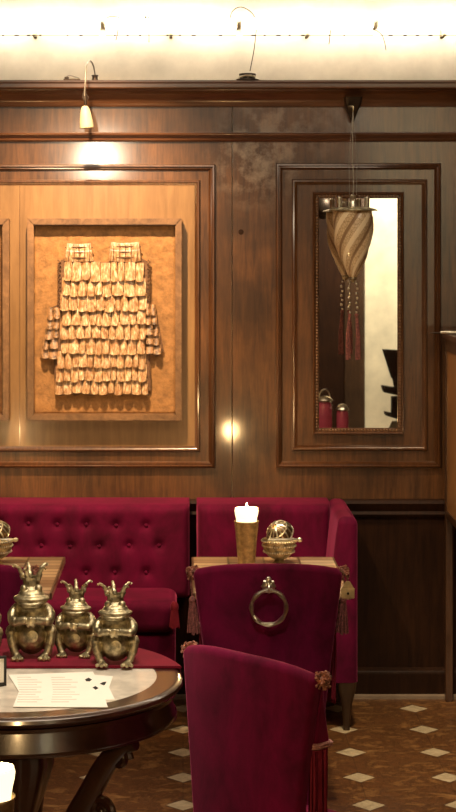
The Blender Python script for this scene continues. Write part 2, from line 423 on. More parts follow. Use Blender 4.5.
# ------------------------------------------------------------------ mirror on the right panel
a0 = at(313, 0, WF-.02).x; a1 = at(404, 0, WF-.02).x; b1 = at(0, 192, WF-.02).z; b0 = at(0, 434.5, WF-.02).z
t_ = thing('wall_mirror', 'tall narrow mirror in a dark beaded wooden frame hung inside the right wall panel', 'mirror', ((a0+a1)/2, WF, b0))
hw = (a1-a0)/2; hh = b1-b0
mb = MB(); framemould(mb, -hw, hw, 0, hh, [(0, .002), (0, .016), (.004, .021), (.009, .018), (.013, .012), (.021, .012), (.0255, .006), (.0255, .002)], 0)
mb.build('frame', M['trim_wood'], t_)
bd = MB()
for (xa, za, xb, zb) in ((-hw+.016, .016, hw-.016, .016), (-hw+.016, hh-.016, hw-.016, hh-.016), (-hw+.016, .016, -hw+.016, hh-.016), (hw-.016, .016, hw-.016, hh-.016)):
    L = math.hypot(xb-xa, zb-za); n = int(L/.0125)
    for i in range(n+1):
        bd.ball((xa+(xb-xa)*i/n, -.0125, za+(zb-za)*i/n), (.0052, .0045, .0052), 8)
bd.build('beading', M['frame_wood'], t_)
MB().box(-hw+.024, hw-.024, -.006, -.003, .024, hh-.024).build('mirror_pane', M['mirror'], t_)

# ------------------------------------------------------------------ box-framed pictures
def box_frame(name, label, pxa, pxb, cat='picture', group=None):
    Y = WF-.055
    x0 = at(pxa, 0, Y).x; x1 = at(pxb, 0, Y).x; z1 = at(0, 218.5, Y).z; z0 = at(0, 421, Y).z
    cx = (x0+x1)/2; t_ = thing(name, label, cat, (cx, WF-.003, z0), 0, group)
    hw = (x1-x0)/2; hh = z1-z0; fw = .027; D = .055
    for nm, poly in (('frame_side', [(-hw, 0), (-hw+fw, fw), (-hw+fw, hh-fw), (-hw, hh)]), ('frame_side', [(hw, 0), (hw, hh), (hw-fw, hh-fw), (hw-fw, fw)]),
                     ('frame_rail', [(-hw, 0), (hw, 0), (hw-fw, fw), (-hw+fw, fw)]), ('frame_rail', [(-hw, hh), (-hw+fw, hh-fw), (hw-fw, hh-fw), (hw, hh)])):
        mb = MB(); ym = -D
        mb.rings([[Vector((x, -.0, z)) for x, z in poly], [Vector((x, ym, z)) for x, z in poly]])
        bmesh.ops.recalc_face_normals(mb.bm, faces=mb.bm.faces)
        bmesh.ops.bevel(mb.bm, geom=mb.bm.edges[:], offset=.003, segments=2, affect='EDGES')
        mb.build(nm, M['frame_wood'], t_)
    # hammered backing board, gently uneven
    mb = MB(); nx, nz = 44, 56; g = []
    for j in range(nz+1):
        row = []
        for i in range(nx+1):
            x = -hw+fw-.004+(2*hw-2*fw+.008)*i/nx; z = fw-.004+(hh-2*fw+.008)*j/nz
            row.append(mb.bm.verts.new((x, -.010+.0028*noise.noise(Vector((x*22+cx*5, z*22, 0)))+.0012*noise.noise(Vector((x*80, z*80, 3))), z)))
        g.append(row)
    for j in range(nz):
        for i in range(nx): mb.bm.faces.new((g[j][i], g[j][i+1], g[j+1][i+1], g[j+1][i]))
    o = mb.build('backing_board', M['backing'], t_)
    md = o.modifiers.new('solid', 'SOLIDIFY'); md.thickness = .004; md.offset = 0
    return t_, Y
pic, PY = box_frame('framed_picture', 'rough wooden box frame with ochre backing that holds the small bone plate vest', 27, 182)
box_frame('framed_picture', 'rough wooden box frame cut off at the left edge of the photo', -146, 9)

# ------------------------------------------------------------------ the plate vest (mounted in the frame)
VY = WF-.040
ve = thing('plate_vest', 'small armour vest of overlapping tan bone plates mounted inside the wooden box frame', 'vest', (at(104, 0, VY).x, WF-.016, at(0, 396, VY).z))
cxp = 104; z0p = 396
def vp(px, py): q = at(px, py, VY); return q.x-ve.location.x, q.z-ve.location.z
def slabxz(mb, poly, y0, y1, bev=.002):
    t = bmesh.new(); f = t.faces.new([t.verts.new((x, y0, z)) for x, z in poly]); r = bmesh.ops.extrude_face_region(t, geom=[f])
    bmesh.ops.translate(t, vec=(0, y1-y0, 0), verts=[v for v in r['geom'] if isinstance(v, bmesh.types.BMVert)])
    bmesh.ops.recalc_face_normals(t, faces=t.faces)
    if bev: bmesh.ops.bevel(t, geom=t.edges[:], offset=bev, segments=2, affect='EDGES')
    mb.merge(t)
# under layer of cloth
mb = MB()
slabxz(mb, [vp(*p) for p in ((58, 262), (70, 256), (92, 262), (112, 262), (134, 255), (149, 262), (150, 318), (149, 340), (150, 352), (151, 392), (120, 394), (108, 391), (90, 395), (55, 393), (53, 350), (57, 318))], 0, -.016, .004)
mb.build('backing_cloth', M['cord'], ve)
def plates(mb, x0, x1, y0, y1, n, tilt=0, depth=.018, seed=0):
    # one row of n small curved plates between pixel columns x0..x1 and pixel lines y0..y1
    rnd = random.Random(seed); edges = [0]
    for i in range(n): edges.append(edges[-1]+rnd.uniform(.75, 1.3))
    for i in range(n):
        a = x0+(x1-x0)*edges[i]/edges[-1]+.25; b = x0+(x1-x0)*edges[i+1]/edges[-1]-.25
        ta = y0+tilt*((a-x0)/(x1-x0))+rnd.uniform(-.8, .8); tb = ta+rnd.uniform(-.5, .5)
        ba = y1+tilt*((a-x0)/(x1-x0))+rnd.uniform(-1.2, 1.2)
        (xa, za), (xb, zb) = vp(a, ta), vp(b, ba)
        t = bmesh.new(); bmesh.ops.create_cube(t, size=1)
        bmesh.ops.subdivide_edges(t, edges=t.edges[:], cuts=3, use_grid_fill=True)
        w_ = abs(xb-xa); h_ = abs(za-zb); rot = rnd.uniform(-.05, .05); yo = rnd.uniform(-.002, .002)
        for v in t.verts:
            u, q, s = v.co.x*2, v.co.y, v.co.z*2
            y = -depth-yo+q*.005 - .006*(1-u*u) - .015*(1-s)*.5 + .0015*noise.noise(Vector((u*2+i*9, s*2+seed*7, 1)))
            xx = v.co.x*w_*(1-.05*s*s)+v.co.z*rot*h_; zz = v.co.z*h_*(1-.12*u*u if s < 0 else 1)
            v.co = Vector(((xa+xb)/2+xx, y, (za+zb)/2+zz))
        mb.merge(t)
rows = [(64, 144, 262, 281, 9), (62, 146, 278, 296, 9), (60, 147, 293, 311, 10), (62, 146, 308, 325, 10), (60, 146, 322, 339, 11), (61, 145, 337, 354, 10), (57, 146, 351, 368, 12), (56, 147, 365, 381, 12), (55, 148, 379, 394, 11)]
for i, r in enumerate(rows):
    mb = MB(); plates(mb, r[0], r[1], r[2], r[3], r[4], seed=i+3, depth=.020-.0006*i)
    mb.build('plate_row', M['plate'], ve, sharp=60)
for (x0, x1, y0, y1, sd) in ((66, 92, 244, 262, 1), (110, 140, 243, 262, 2)):
    mb = MB()
    (xa, za), (xb, zb) = vp(x0, y0), vp(x1, y1)
    t = bmesh.new(); bmesh.ops.create_cube(t, size=1); bmesh.ops.subdivide_edges(t, edges=t.edges[:], cuts=4, use_grid_fill=True)
    for v in t.verts:
        u, s = v.co.x*2, v.co.z*2
        v.co = Vector(((xa+xb)/2+v.co.x*(xb-xa)*(1-.12*s*(1 if sd == 1 else .6)), -.016+v.co.y*.022-.006*(1-s*s), (za+zb)/2+v.co.z*abs(zb-za)+.004*u*u))
    mb.merge(t); sp = mb.build('shoulder_strap', M['plate'], ve, sharp=60)
    mb = MB()
    for k in (.22, .5, .8):
        zc = zb+(za-zb)*k; mb.tube([(xa-.004, -.024, zc), ((xa+xb)/2, -.034, zc+.002), (xb+.004, -.024, zc)], .0028, 6)
    for q in range(5):
        xc = xa+(xb-xa)*(q+.5)/5; mb.tube([(xc, -.030, zb+.003), (xc+.003, -.034, (za+zb)/2), (xc, -.028, za-.002)], .0018, 5)
    mb.build('lacing', M['cord'], sp)
for sgn, x0, x1, y0, y1 in ((-1, 42, 57, 306, 362), (1, 144, 163, 302, 356)):
    mb = MB()
    poly = [(60, 304), (50, 308), (46, 330), (40, 356), (48, 360), (60, 350)] if sgn < 0 else [(144, 302), (155, 306), (160, 330), (164, 352), (156, 358), (145, 350)]
    slabxz(mb, [vp(*p) for p in poly], -.002, -.014, .003)
    f = mb.build('side_flap', M['cord'], ve)
    mb = MB()
    for r in range(5):
        ya = y0+r*10; sh = (-r*1.9 if sgn < 0 else r*1.3)
        if sgn < 0: plates(mb, 48+sh*.9, 60+sh*.3, ya+2, ya+13, 2, seed=40+r, depth=.014)
        else: plates(mb, 145+sh*.2, 156+sh, ya+2, ya+13, 2, seed=60+r, depth=.014)
    mb.build('flap_plates', M['plate_dark'], f, sharp=60)
for side, px in ((-1, 59), (1, 149)):
    pts = []; mb = MB()
    for k in range(26):
        x, z = vp(px+(1.2 if k % 2 else -1.2), 260+k*(50/25)); pts.append((x, -.020, z))
    mb.tube(pts, .0035, 6); mb.build('cord_edging', M['cord'], ve)
pts = [(vp(57+92*k/30, 394+1.2*math.sin(k*1.3))) for k in range(31)]
mb = MB(); mb.tube([(x, -.018, z) for x, z in pts], .0042, 6)
mb.build('cord_edging', M['cord'], ve)

# ------------------------------------------------------------------ things on the ledge
gl = thing('gooseneck_lamp', 'small gooseneck lamp clipped to the wooden ledge with a beige bell shade', 'lamp', (at(95, 0, 7.24).x, 7.235, LZ))
MB().lathe([(.001, 0), (.013, 0), (.013, .004), (.011, .008), (.011, .016), (.014, .018), (.014, .022), (.001, .024)]).build('base', M['darkmetal'], gl)
def gp(px, py, Y): q = at(px, py, Y); return (q.x-gl.location.x, Y-gl.location.y, q.z-gl.location.z)
neck = spline([gp(95.3, 77, 7.235), gp(93.5, 66, 7.22), gp(90, 61, 7.17), gp(86.5, 66, 7.12), gp(85.5, 80, 7.10), gp(84.5, 96, 7.10), gp(85.5, 105, 7.10)])
mb = MB(); mb.tube(neck, .0030, 8); mb.build('neck', M['wire'], gl)
mb = MB(); mb.tube(spline([gp(83.5, 92, 7.10), gp(82.5, 97, 7.10), gp(85, 100, 7.10), gp(88.5, 98, 7.10), gp(86, 94, 7.10)]), .0016, 6)
mb.tube([gp(85.5, 96, 7.10), gp(85.5, 106, 7.10)], .0055, 10); mb.build('socket', M['darkmetal'], gl)
q = gp(86.8, 128, 7.10); mat = Matrix.Translation(q) @ Matrix.Rotation(math.radians(-5), 4, 'Y')
MB().lathe([(.004, .088), (.010, .086), (.016, .078), (.022, .055), (.026, .03), (.028, .006), (.0275, 0), (.025, .001), (.024, .02), (.018, .055), (.008, .08)], mat=mat, n=32).build('shade', M['shade'], gl)

cl = thing('clamp', 'small flat metal clip lying on the ledge left of the gooseneck lamp', 'clip', (at(72, 0, 7.225).x, 7.225, LZ))
mb = MB(); mb.box(-.034, .034, -.010, .010, 0, .006, .002).box(-.030, -.012, -.008, .008, .006, .014, .002); mb.build('plate', M['darkmetal'], cl)
mb = MB(); mb.tube(spline([(-.028, -.004, .010), (-.01, -.004, .019), (.012, -.004, .014), (.03, -.004, .008)]), .0025, 6); mb.build('spring', M['wire'], cl)

lb = thing('lamp_base', 'dark metal spotlight base standing on the ledge near the middle', 'lamp base', (at(247.5, 0, 7.225).x, 7.225, LZ))
MB().lathe([(.001, 0), (.046, 0), (.046, .004), (.034, .007), (.030, .007), (.030, .018), (.034, .020), (.034, .026), (.024, .029), (.001, .029)], n=32).build('base', M['darkmetal'], lb)
mb = MB(); mb.tube([(-.03, -.03, .012), (-.012, -.036, .016), (.012, -.036, .016), (.03, -.03, .012)], .004, 8); mb.build('lever', M['silver'], lb)
mb = MB()
for k in range(8):
    a = 2*PI*k/8; mb.ball((.031*math.cos(a), .031*math.sin(a), .013), .0045, 8)
mb.build('screws', M['silver'], lb)
def wl(px, py, Y=7.20): q = at(px, py, Y); return (q.x, Y, q.z)
wire('loose_wire', 'thin dark wire looping up over the tube light left of the middle lamp base', spline([wl(229, 26), wl(232, 12), wl(241, 7), wl(252, 13), wl(257, 24), wl(256, 33, 7.23), wl(254, 50, 7.28), wl(250, 71, 7.26)]), .0018, M['darkmetal'])
wire('loose_wire', 'short arched wire above the tube light left of the middle of the wall', spline([wl(105, 20), wl(110, 16.5), wl(117, 17), wl(119, 19), wl(118, 30, 7.24), wl(116, 40, 7.30)]), .0018, M['darkmetal'])
wire('loose_wire', 'small bent wire poking out over the glowing tube near the centre top', spline([wl(144, 22), wl(146, 16), wl(146.5, 22), wl(149, 17), wl(149, 30, 7.24), wl(149, 42, 7.30)]), .0018, M['darkmetal'])
wire('loose_wire', 'crooked wire hanging over the tube light above the lantern', spline([wl(320, 24), wl(326, 20), wl(332, 18), wl(331, 24), wl(330, 36, 7.24), wl(329, 44, 7.30)]), .0018, M['darkmetal'])
wire('loose_wire', 'crooked wire over the tube light above the right wall panel', spline([wl(357, 17), wl(362, 21), wl(365, 24), wl(380, 33), wl(384, 40), wl(386, 50, 7.28)]), .0016, M['darkmetal'])

# ------------------------------------------------------------------ bracket + hanging lantern
LY = 7.13
lx = at(353, 0, LY).x
br_ = thing('cornice_bracket', 'dark carved bracket with a ring under the cornice carrying the hanging lantern', 'bracket', (at(354, 0, 7.2).x, WF, at(0, 96, 7.2).z))
br_ = br_
bz = br_.location.z
mb = MB(); mb.loft([(0, -.030, 2.389-bz-.062, .006, .006, .004), (0, -.033, 2.389-bz-.045, .012, .014, .006), (0, -.038, 2.389-bz-.02, .020, .024, .008), (0, -.045, 2.389-bz+.0, .030, .034, .008), (0, -.055, 2.389-bz+.035, .036, .036, .008)], n=24)
mb.build('corbel', M['darkmetal'], br_)
mb = MB(); rx = lx-br_.location.x
mb.tube([(rx, LY-WF+.010*math.sin(2*PI*k/16), 2.389-bz-.02+.010*math.cos(2*PI*k/16)) for k in range(16)], .0028, 6, closed=True)
mb.tube([(rx, LY-WF, 2.389-bz-.011), (rx-.01, -.075, 2.389-bz-.0)], .004, 6)
mb.build('ring', M['brass'], br_)
zt = LZ*0+2.358
ln = thing('hanging_lantern', 'cone shaped spiral glass lantern with beaded tassels hanging before the mirror', 'lantern', (lx, LY, at(0, 210, LY).z))
lz = ln.location.z
mb = MB(); mb.tube([(0, 0, zt-lz), (-.002, 0, (zt-lz)*.6), (.002, 0, .1), (0, 0, .055)], .0022, 6)
mb.tube([(0, 0, zt-lz), (-.016, 0, (zt-lz)*.55), (-.014, 0, .06)], .0010, 5); mb.tube([(0, 0, zt-lz), (.016, 0, (zt-lz)*.5), (.014, 0, .06)], .0010, 5)
mb.build('cord', M['wire'], ln)
MB().lathe([(.001, .012), (.060, .011), (.088, .004), (.096, .000), (.096, -.003), (.086, 0), (.05, .006), (.001, .006)], n=48).build('disc', M['brass'], ln)
MB().lathe([(.004, .062), (.010, .060), (.013, .055), (.011, .040), (.016, .034), (.018, .012), (.001, .012)], n=24).build('finial', M['silver'], ln)
for sx in (-1, 1):
    mb = MB(); mb.lathe([(.001, .011), (.010, .011), (.011, .05), (.009, .052), (.001, .05)], c=(sx*.055, 0, 0), n=16); mb.build('candle_socket', M['silver'], ln)
def swirl(a, z): return 1+.11*abs(math.sin(2.5*(a-z*9)))-.06
prof = []
kn = [(0, .076), (.1, .079), (.3, .077), (.5, .069), (.7, .053), (.85, .035), (1, .015)]
for k in range(41):
    s_ = k/40
    for (a_, ra), (b_, rb_) in zip(kn, kn[1:]):
        if a_ <= s_ <= b_: r = ra+(rb_-ra)*(s_-a_)/(b_-a_)
    prof.append((r, -.004-.262*s_))
MB().lathe(prof, n=80, fn=swirl).build('glass_body', M['lantern'], ln, sharp=80)
MB().lathe([(.001, -.262), (.014, -.264), (.016, -.272), (.010, -.280), (.004, -.286), (.001, -.288)], n=20).build('cap', M['brass'], ln)
mb = MB()
for sx in (-1, 1):
    for k in range(7): mb.ball((sx*(.013+.004*(k % 2)), 0, -.292-k*.019), .0058 if k % 2 else .0046, 10)
mb.tube([(-.013, 0, -.282), (0, 0, -.276), (.013, 0, -.282)], .002, 6); mb.build('beads', M['silver'], ln)
for sx in (-1, 1):
    mb = MB()
    for k in range(9):
        a = 2*PI*k/9; mb.tube([(sx*.014+.003*math.cos(a), .003*math.sin(a), -.415), (sx*.016+.007*math.cos(a)+sx*.004, .007*math.sin(a), -.50), (sx*.015+sx*.004+.0085*math.cos(a), .0085*math.sin(a), -.590+.006*math.sin(k*2))], .0024, 5)
    mb.ball((sx*.014, 0, -.416), .008, 10)
    mb.build('tassel', M['tassel'], ln)

# ------------------------------------------------------------------ benches
def rbox(mb, x0, x1, y0, y1, z0, z1, r, arch=None, bulge=None, rb=None):
    rb = r if rb is None else rb
    cx, cy, hw, hd = (x0+x1)/2, (y0+y1)/2, (x1-x0)/2, (y1-y0)/2; lv = []
    K = 6
    for k in range(K+1):
        a = PI/2*k/K; q = rb*(1-math.sin(a)); lv.append((cx, cy, z0+rb*(1-math.cos(a)), hw-q, hd-q, r*.9+.001))
    m = 8
    for k in range(1, m): lv.append((cx, cy, z0+rb+(z1-z0-r-rb)*k/m, hw, hd, r*.9+.001))
    for k in range(K+1):
        a = PI/2*k/K; q = r*(1-math.cos(a)); lv.append((cx, cy, z1-r+r*math.sin(a), hw-q, hd-q, r*.9+.001))
    mb.loft(lv, arch=arch, bulge=bulge); return mb
def tufted(mb, x0, x1, z0, z1, y0, th, pits, r=.03, step=.011):
    # front face with button pits; closed slab. y0 = front plane
    nx = max(8, int((x1-x0)/step)); nz = max(8, int((z1-z0)/step)); g = []
    for j in range(nz+1):
        row = []
        for i in range(nx+1):
            x = x0+(x1-x0)*i/nx; z = z0+(z1-z0)*j/nz
            ex = min(x-x0, x1-x, r)/r; ez = min(z1-z, r)/r; eb = min(z-z0, r)/r
            rd = r*(1-math.sqrt(max(0, 1-(1-ex)**2)))+r*(1-math.sqrt(max(0, 1-(1-ez)**2)))+r*(1-math.sqrt(max(0, 1-(1-eb)**2)))*.5
            d = 0
            for (px_, pz_) in pits:
                q = (x-px_)**2+(z-pz_)**2
                if q < .02: d += .013*math.exp(-q/(.016**2))+.006*math.exp(-q/(.04**2))
            # soft diagonal folds between neighbouring buttons
            for (ax_, az_, bx_, bz_) in pits.folds if hasattr(pits, 'folds') else ():
                pass
            row.append(mb.bm.verts.new((x, y0+min(rd, th*.9)+d, z)))
        g.append(row)
    for j in range(nz):
        for i in range(nx): mb.bm.faces.new((g[j][i], g[j][i+1], g[j+1][i+1], g[j+1][i]))
    bk = {}
    def back(v):
        if v not in bk: bk[v] = mb.bm.verts.new((v.co.x, y0+th, v.co.z))
        return bk[v]
    ring = [g[0][i] for i in range(nx+1)]+[g[j][nx] for j in range(1, nz+1)]+[g[nz][i] for i in range(nx-1, -1, -1)]+[g[j][0] for j in range(nz-1, 0, -1)]
    for a, b in zip(ring, ring[1:]+ring[:1]): mb.bm.faces.new((a, back(a), back(b), b))
    mb.bm.faces.new([back(v) for v in ring])
def button(mb, x, y, z): mb.ball((x, y, z), (.0085, .005, .0085), 12)
BZ = 1.85-257.5/247     # top of the bench backs
def bench(x0, x1, label, wing, pits):
    t_ = thing('upholstered_bench', label, 'bench', ((x0+x1)/2, 6.78, 0))
    ox = t_.location.x; oy = 6.78; X0 = x0-ox; X1 = x1-ox
    bx1 = X1-(.075 if wing else 0)
    mb = MB(); tufted(mb, X0, bx1, (.44), BZ, 7.08-oy, .21, [(x-ox, z) for x, z in pits], r=.035)
    bk = mb.build('backrest', M['velvet'], t_, sharp=70)
    for (x, z) in pits:
        mb = MB(); button(mb, x-ox, 7.08-oy+.014, z); mb.build('button', M['velvet'], bk)
    sx1 = X1-.05 if not wing else bx1
    mb = MB(); rbox(mb, X0+.01, sx1, 6.76-oy, 7.07-oy, .37, .49, .035); mb.build('seat_cushion', M['velvet'], t_, sharp=70)
    MB().box(X0+.01, sx1-.005, 6.79-oy, 7.28-oy, .185, .36, .01).build('base', M['velvet'], t_)
    if wing:
        mb = MB(); lv = []; ya, yb = 6.765-oy, 7.29-oy
        for k in range(16):
            s_ = k/15; z = .185+(BZ-.03-.185)*s_; xi = bx1-.055*(1-s_)**.8
            lv.append(((xi+X1)/2, (ya+yb)/2, z, (X1-xi)/2, (yb-ya)/2, .028))
        for k in range(1, 7):
            a = PI/2*k/6; q = .03*(1-math.cos(a)); lv.append(((bx1+X1)/2, (ya+yb)/2, BZ-.03+.03*math.sin(a), (X1-bx1)/2-q, (yb-ya)/2-q, .028))
        mb.loft(lv); mb.build('side_wing', M['velvet'], t_, sharp=70)
        fx = (bx1+X1)/2
    xs = [X1-.04, X0+.06] if wing else [X1-.10, (X0+X1)/2, X0+.08]
    for xl in xs:
        for yy in (6.80, 7.22):
            mb = MB(); mb.loft([(xl, yy-oy, 0, .012, .012, .008), (xl, yy-oy, .03, .013, .013, .008), (xl, yy-oy+.0, .10, .020, .020, .01), (xl, yy-oy, .15, .032, .030, .012), (xl, yy-oy, .185, .036, .034, .012)], n=20)
            mb.build('leg', M['leg_wood'], t_)
    return t_
def bp(px, py): q = at(px, py, 7.08); return (q.x, q.z)
pits1 = [bp(*p) for p in ((-30, 524), (-1, 524), (28, 524), (57, 525), (86, 525), (116, 526), (146, 526), (-16, 546), (12, 546), (41, 546), (70, 547), (99, 547), (129, 546), (159, 546), (57, 572), (86, 573), (115, 573), (146, 573))]
bn = bench(-1.55, at(189.5, 0, 7.09).x, 'long crimson velvet bench with buttoned back along the left half of the wall', False, pits1)
x2 = at(358, 0, 6.765).x
bench(at(197, 0, 7.09).x, x2, 'short crimson velvet bench with padded side wing at its right end', True, [])
# small tassel at the seat end of the long bench
# ------------------------------------------------------------------ square side tables
TZ = .72
def side_table(x0, x1, label, loc_only=False):
    t_ = thing('side_table', label, 'table', ((x0+x1)/2, 6.08, 0), 0, 'small square marquetry tables')
    hw = (x1-x0)/2
    MB().box(-hw, hw, -.32, .34, TZ-.022, TZ, .003).build('tabletop', M['marquetry'], t_)
    MB().box(-hw+.03, hw-.03, -.29, .31, TZ-.07, TZ-.022).build('apron', M['table_wood'], t_)
    MB().lathe([(.001, .03), (.05, .03), (.04, .08), (.025, .2), (.035, .35), (.025, .5), (.05, .64), (.06, TZ-.071), (.001, TZ-.071)], n=24).build('pedestal', M['table_wood'], t_)
    MB().box(-.2, .2, -.03, .03, 0, .04, .01).build('foot', M['table_wood'], t_)
    MB().box(-.03, .03, -.2, .2, 0, .04, .01).build('foot', M['table_wood'], t_)
    return t_
tx0, tx1 = at(191.5, 0, 6.42).x, at(334, 0, 6.42).x
st = side_table(tx0, tx1, 'small square table topped with pale wood marquetry, holding the lit candle')
tlx = at(65.5, 0, 6.42).x-(tx1-tx0)/2
dup(st, (tlx, 6.08, 0), label='small square table with inlaid wood top behind the frog figurines')

# ------------------------------------------------------------------ chairs
def ztop(x): return -.024*(abs(x)/.23)**3
def make_chair(label, ring=False, tassels=True, group='raspberry velvet chairs'):
    t_ = thing('velvet_chair', label, 'chair', (0, 0, 0), 0)
    CH = .86
    arch = lambda x, z: ztop(x)*max(0, min(1, (z-.60)/.2))
    bulge = lambda x, z: .030*(x/.23)**2
    def hw(z): return .145+.085*min(1, max(0, (z-.15)/.70))
    # outer back panel, almost to the floor
    lv = []
    for k in range(15):
        z = .10+(CH-.022-.10)*k/14; lv.append((0, .018, z, hw(z), .018, .012))
    for k in range(1, 6):
        a = PI/2*k/5; q = .020*(1-math.cos(a)); z = CH-.022+.020*math.sin(a); lv.append((0, .018, z, hw(z)-q, .018-q*.8, .010))
    mb = MB(); mb.loft(lv, arch=arch, bulge=bulge); mb.build('backrest', M['velvet_chair'], t_, sharp=70)
    # front drape, thickening towards its trimmed hem
    lv = []
    for k in range(9):
        s = k/8; z = .668+(CH-.028-.668)*s; d = .020*(1-s)**1.2+.008; lv.append((0, .030+d, z, hw(z)-.002+.008*(1-s), d, .010))
    mb = MB(); mb.loft(lv, arch=arch, bulge=bulge); mb.build('front_drape', M['velvet_chair'], t_, sharp=70)
    # braid + fringe
    lv = [(0, .030+.028, z, hw(z)+.008+e, .029+e, .012) for z, e in ((.655, .001), (.659, .005), (.662, .002), (.666, .005), (.671, .001))]
    mb = MB(); mb.loft(lv, bulge=bulge); br = mb.build('braid', M['braid'], t_, sharp=70)
    mb = MB(); rnd = random.Random(4)
    path = [(hw(.6)+.006, .030+.0085*i) for i in range(7)]
    path = path+[(hw(.6)+.004-.012*i, .084) for i in range(1, 34)]+[(-hw(.6)-.006, .081-.0085*i) for i in range(7)]
    for (x, y) in path:
        yy = y+bulge(x, 0); L = rnd.uniform(.22, .25)
        for rr in range(2):
            ox_ = rnd.uniform(-.003, .003); oy_ = rnd.uniform(-.003, .003)
            mb.tube([(x+ox_, yy+oy_, .660), (x+ox_*1.5+rnd.uniform(-.002, .002), yy+oy_, .56), (x+ox_+rnd.uniform(-.005, .005), yy+rnd.uniform(-.004, .004), .66-L)], .0032, 4)
    mb.build('fringe', M['fringe'], t_)
    mb = MB(); rbox(mb, -.18, .18, .075, .46, .28, .37, .03); mb.build('seat', M['velvet_chair'], t_, sharp=70)
    mb = MB(); mb.box(-.17, .17, .08, .445, .17, .28, .012); mb.build('seat_skirt', M['velvet_chair'], t_)
    for sx in (-1, 1):
        for y in (.03, .42):
            lx_ = sx*.15 if y > .1 else sx*.125
            mb = MB(); mb.loft([(lx_, y, 0, .012, .012, .006), (lx_, y, .08, .015, .015, .007), (lx_, y, .17, .02, .02, .008)] if y > .1 else [(lx_, y, 0, .012, .012, .006), (lx_, y, .06, .014, .014, .007), (lx_, y, .12, .017, .014, .007)], n=16)
            mb.build('leg', M['leg_wood'], t_)
    for sx in (-1, 1):
        mb = MB(); c = Vector((sx*(hw(.82)+.004), .030+.030, CH-.038)); rnd = random.Random(9)
        mb.ball(c, .010, 10)
        for k in range(70):
            u = rnd.uniform(-1, 1); a = rnd.uniform(0, 2*PI); d_ = Vector((math.sqrt(1-u*u)*math.cos(a), math.sqrt(1-u*u)*math.sin(a), u))
            mb.tube([c+d_*.006, c+d_*rnd.uniform(.020, .027)], [.0016, .0036], 5)
        ro = mb.build('rosette', M['rosette'], t_)
        if tassels:
            mb = MB(); x = c.x+sx*.006; y = c.y-.012
            mb.tube(spline([(c.x, c.y-.01, c.z), (x, y, c.z-.03), (x-sx*.004, y, c.z-.075)]), .0028, 6)
            mb.ball((x-sx*.004, y, c.z-.082), (.011, .011, .013), 12)
            for k in range(20):
                a = 2*PI*k/20; r_ = .6+.4*(k % 2)
                mb.tube([(x-sx*.004+.007*r_*math.cos(a), y+.007*r_*math.sin(a), c.z-.088), (x-sx*.006+.013*r_*math.cos(a), y+.013*r_*math.sin(a), c.z-.13), (x-sx*.008+.019*r_*math.cos(a), y+.019*r_*math.sin(a), c.z-.178-.008*rnd.random())], .0030, 4)
            mb.build('tassel', M['tassel'], t_)
    if ring:
        mb = MB(); mat = Matrix.Translation((0, -.002, .793)) @ Matrix.Rotation(PI/2, 4, 'X')
        mb.lathe([(.001, -.004), (.019, -.003), (.021, .002), (.016, .006), (.008, .007), (.001, .012)], n=24, mat=mat, fn=lambda a, z: 1+.10*math.cos(8*a))
        mb.ball((0, -.012, .812), (.010, .006, .012), 10); pt = mb.build('ring_plate', M['silver'], t_)
        R = .053; cz = .731; mb = MB()
        mb.tube([(R*math.sin(2*PI*k/40), -.020-.004*math.cos(2*PI*k/40), cz+R*math.cos(2*PI*k/40)) for k in range(40)], [.0068+.0013*math.cos(k*PI/2.5) for k in range(40)], 8, closed=True)
        mb.build('ring', M['silver'], t_)
        mb = MB(); mb.tube([(0, -.020+.012*math.cos(2*PI*k/16), .788+.012*math.sin(2*PI*k/16)) for k in range(16)], .004, 6, closed=True); mb.build('ring_loop', M['silver'], t_)
    return t_
c1_ = make_chair('velvet chair with a large silver ring on its back, drawn up to the candlelit table', ring=True)
c1_.location = (at(268.5, 0, 5.50).x, 5.50, 0)
c2_ = dup(c1_, (tlx-.02, 5.50, 0), label='velvet chair back cut off at the left edge behind the largest frog figurine')
c3_ = make_chair('raspberry velvet chair turned at an angle in the right foreground with fringed side', ring=False, tassels=False)
pl_, pr_ = Vector((-.024, 4.47)), Vector((.280, 4.16)); c3_.scale = (.95, 1, 1)
d_ = pr_-pl_
c3_.location = ((pl_.x+pr_.x)/2, (pl_.y+pr_.y)/2, 0); c3_.rotation_euler = (0, 0, math.atan2(d_.y, d_.x))

# hanging cream tag at the corner of the ring chair
q = at(347, 588, 5.49)
tg = thing('hanging_tag', 'small cream house-shaped tag hanging from the right corner of the ring-backed chair', 'tag', (q.x, q.y-.02, q.z))
mb = MB(); slabxz(mb, [(-.020, -.026), (.020, -.026), (.020, .006), (-.020, .006)], 0, -.014, .002); mb.build('block', M['tag'], tg)
mb = MB(); slabxz(mb, [(-.017, .007), (.017, .007), (.006, .026), (-.006, .026)], -.003, -.011, .0015); mb.build('roof_flap', M['tag'], tg)
mb = MB(); mb.tube(spline([(0, -.007, .026), (-.004, -.007, .040), (-.012, -.004, .050), (-.022, .01, .054)]), .0018, 6); mb.build('cord', M['cord'], tg)
mb = MB(); mb.lathe([(.0005, 0), (.004, 0), (.004, .003), (.0005, .003)], mat=Matrix.Translation((0, -.0125, -.010)) @ Matrix.Rotation(PI/2, 4, 'X'), n=12); mb.build('stud', M['darkmetal'], tg)
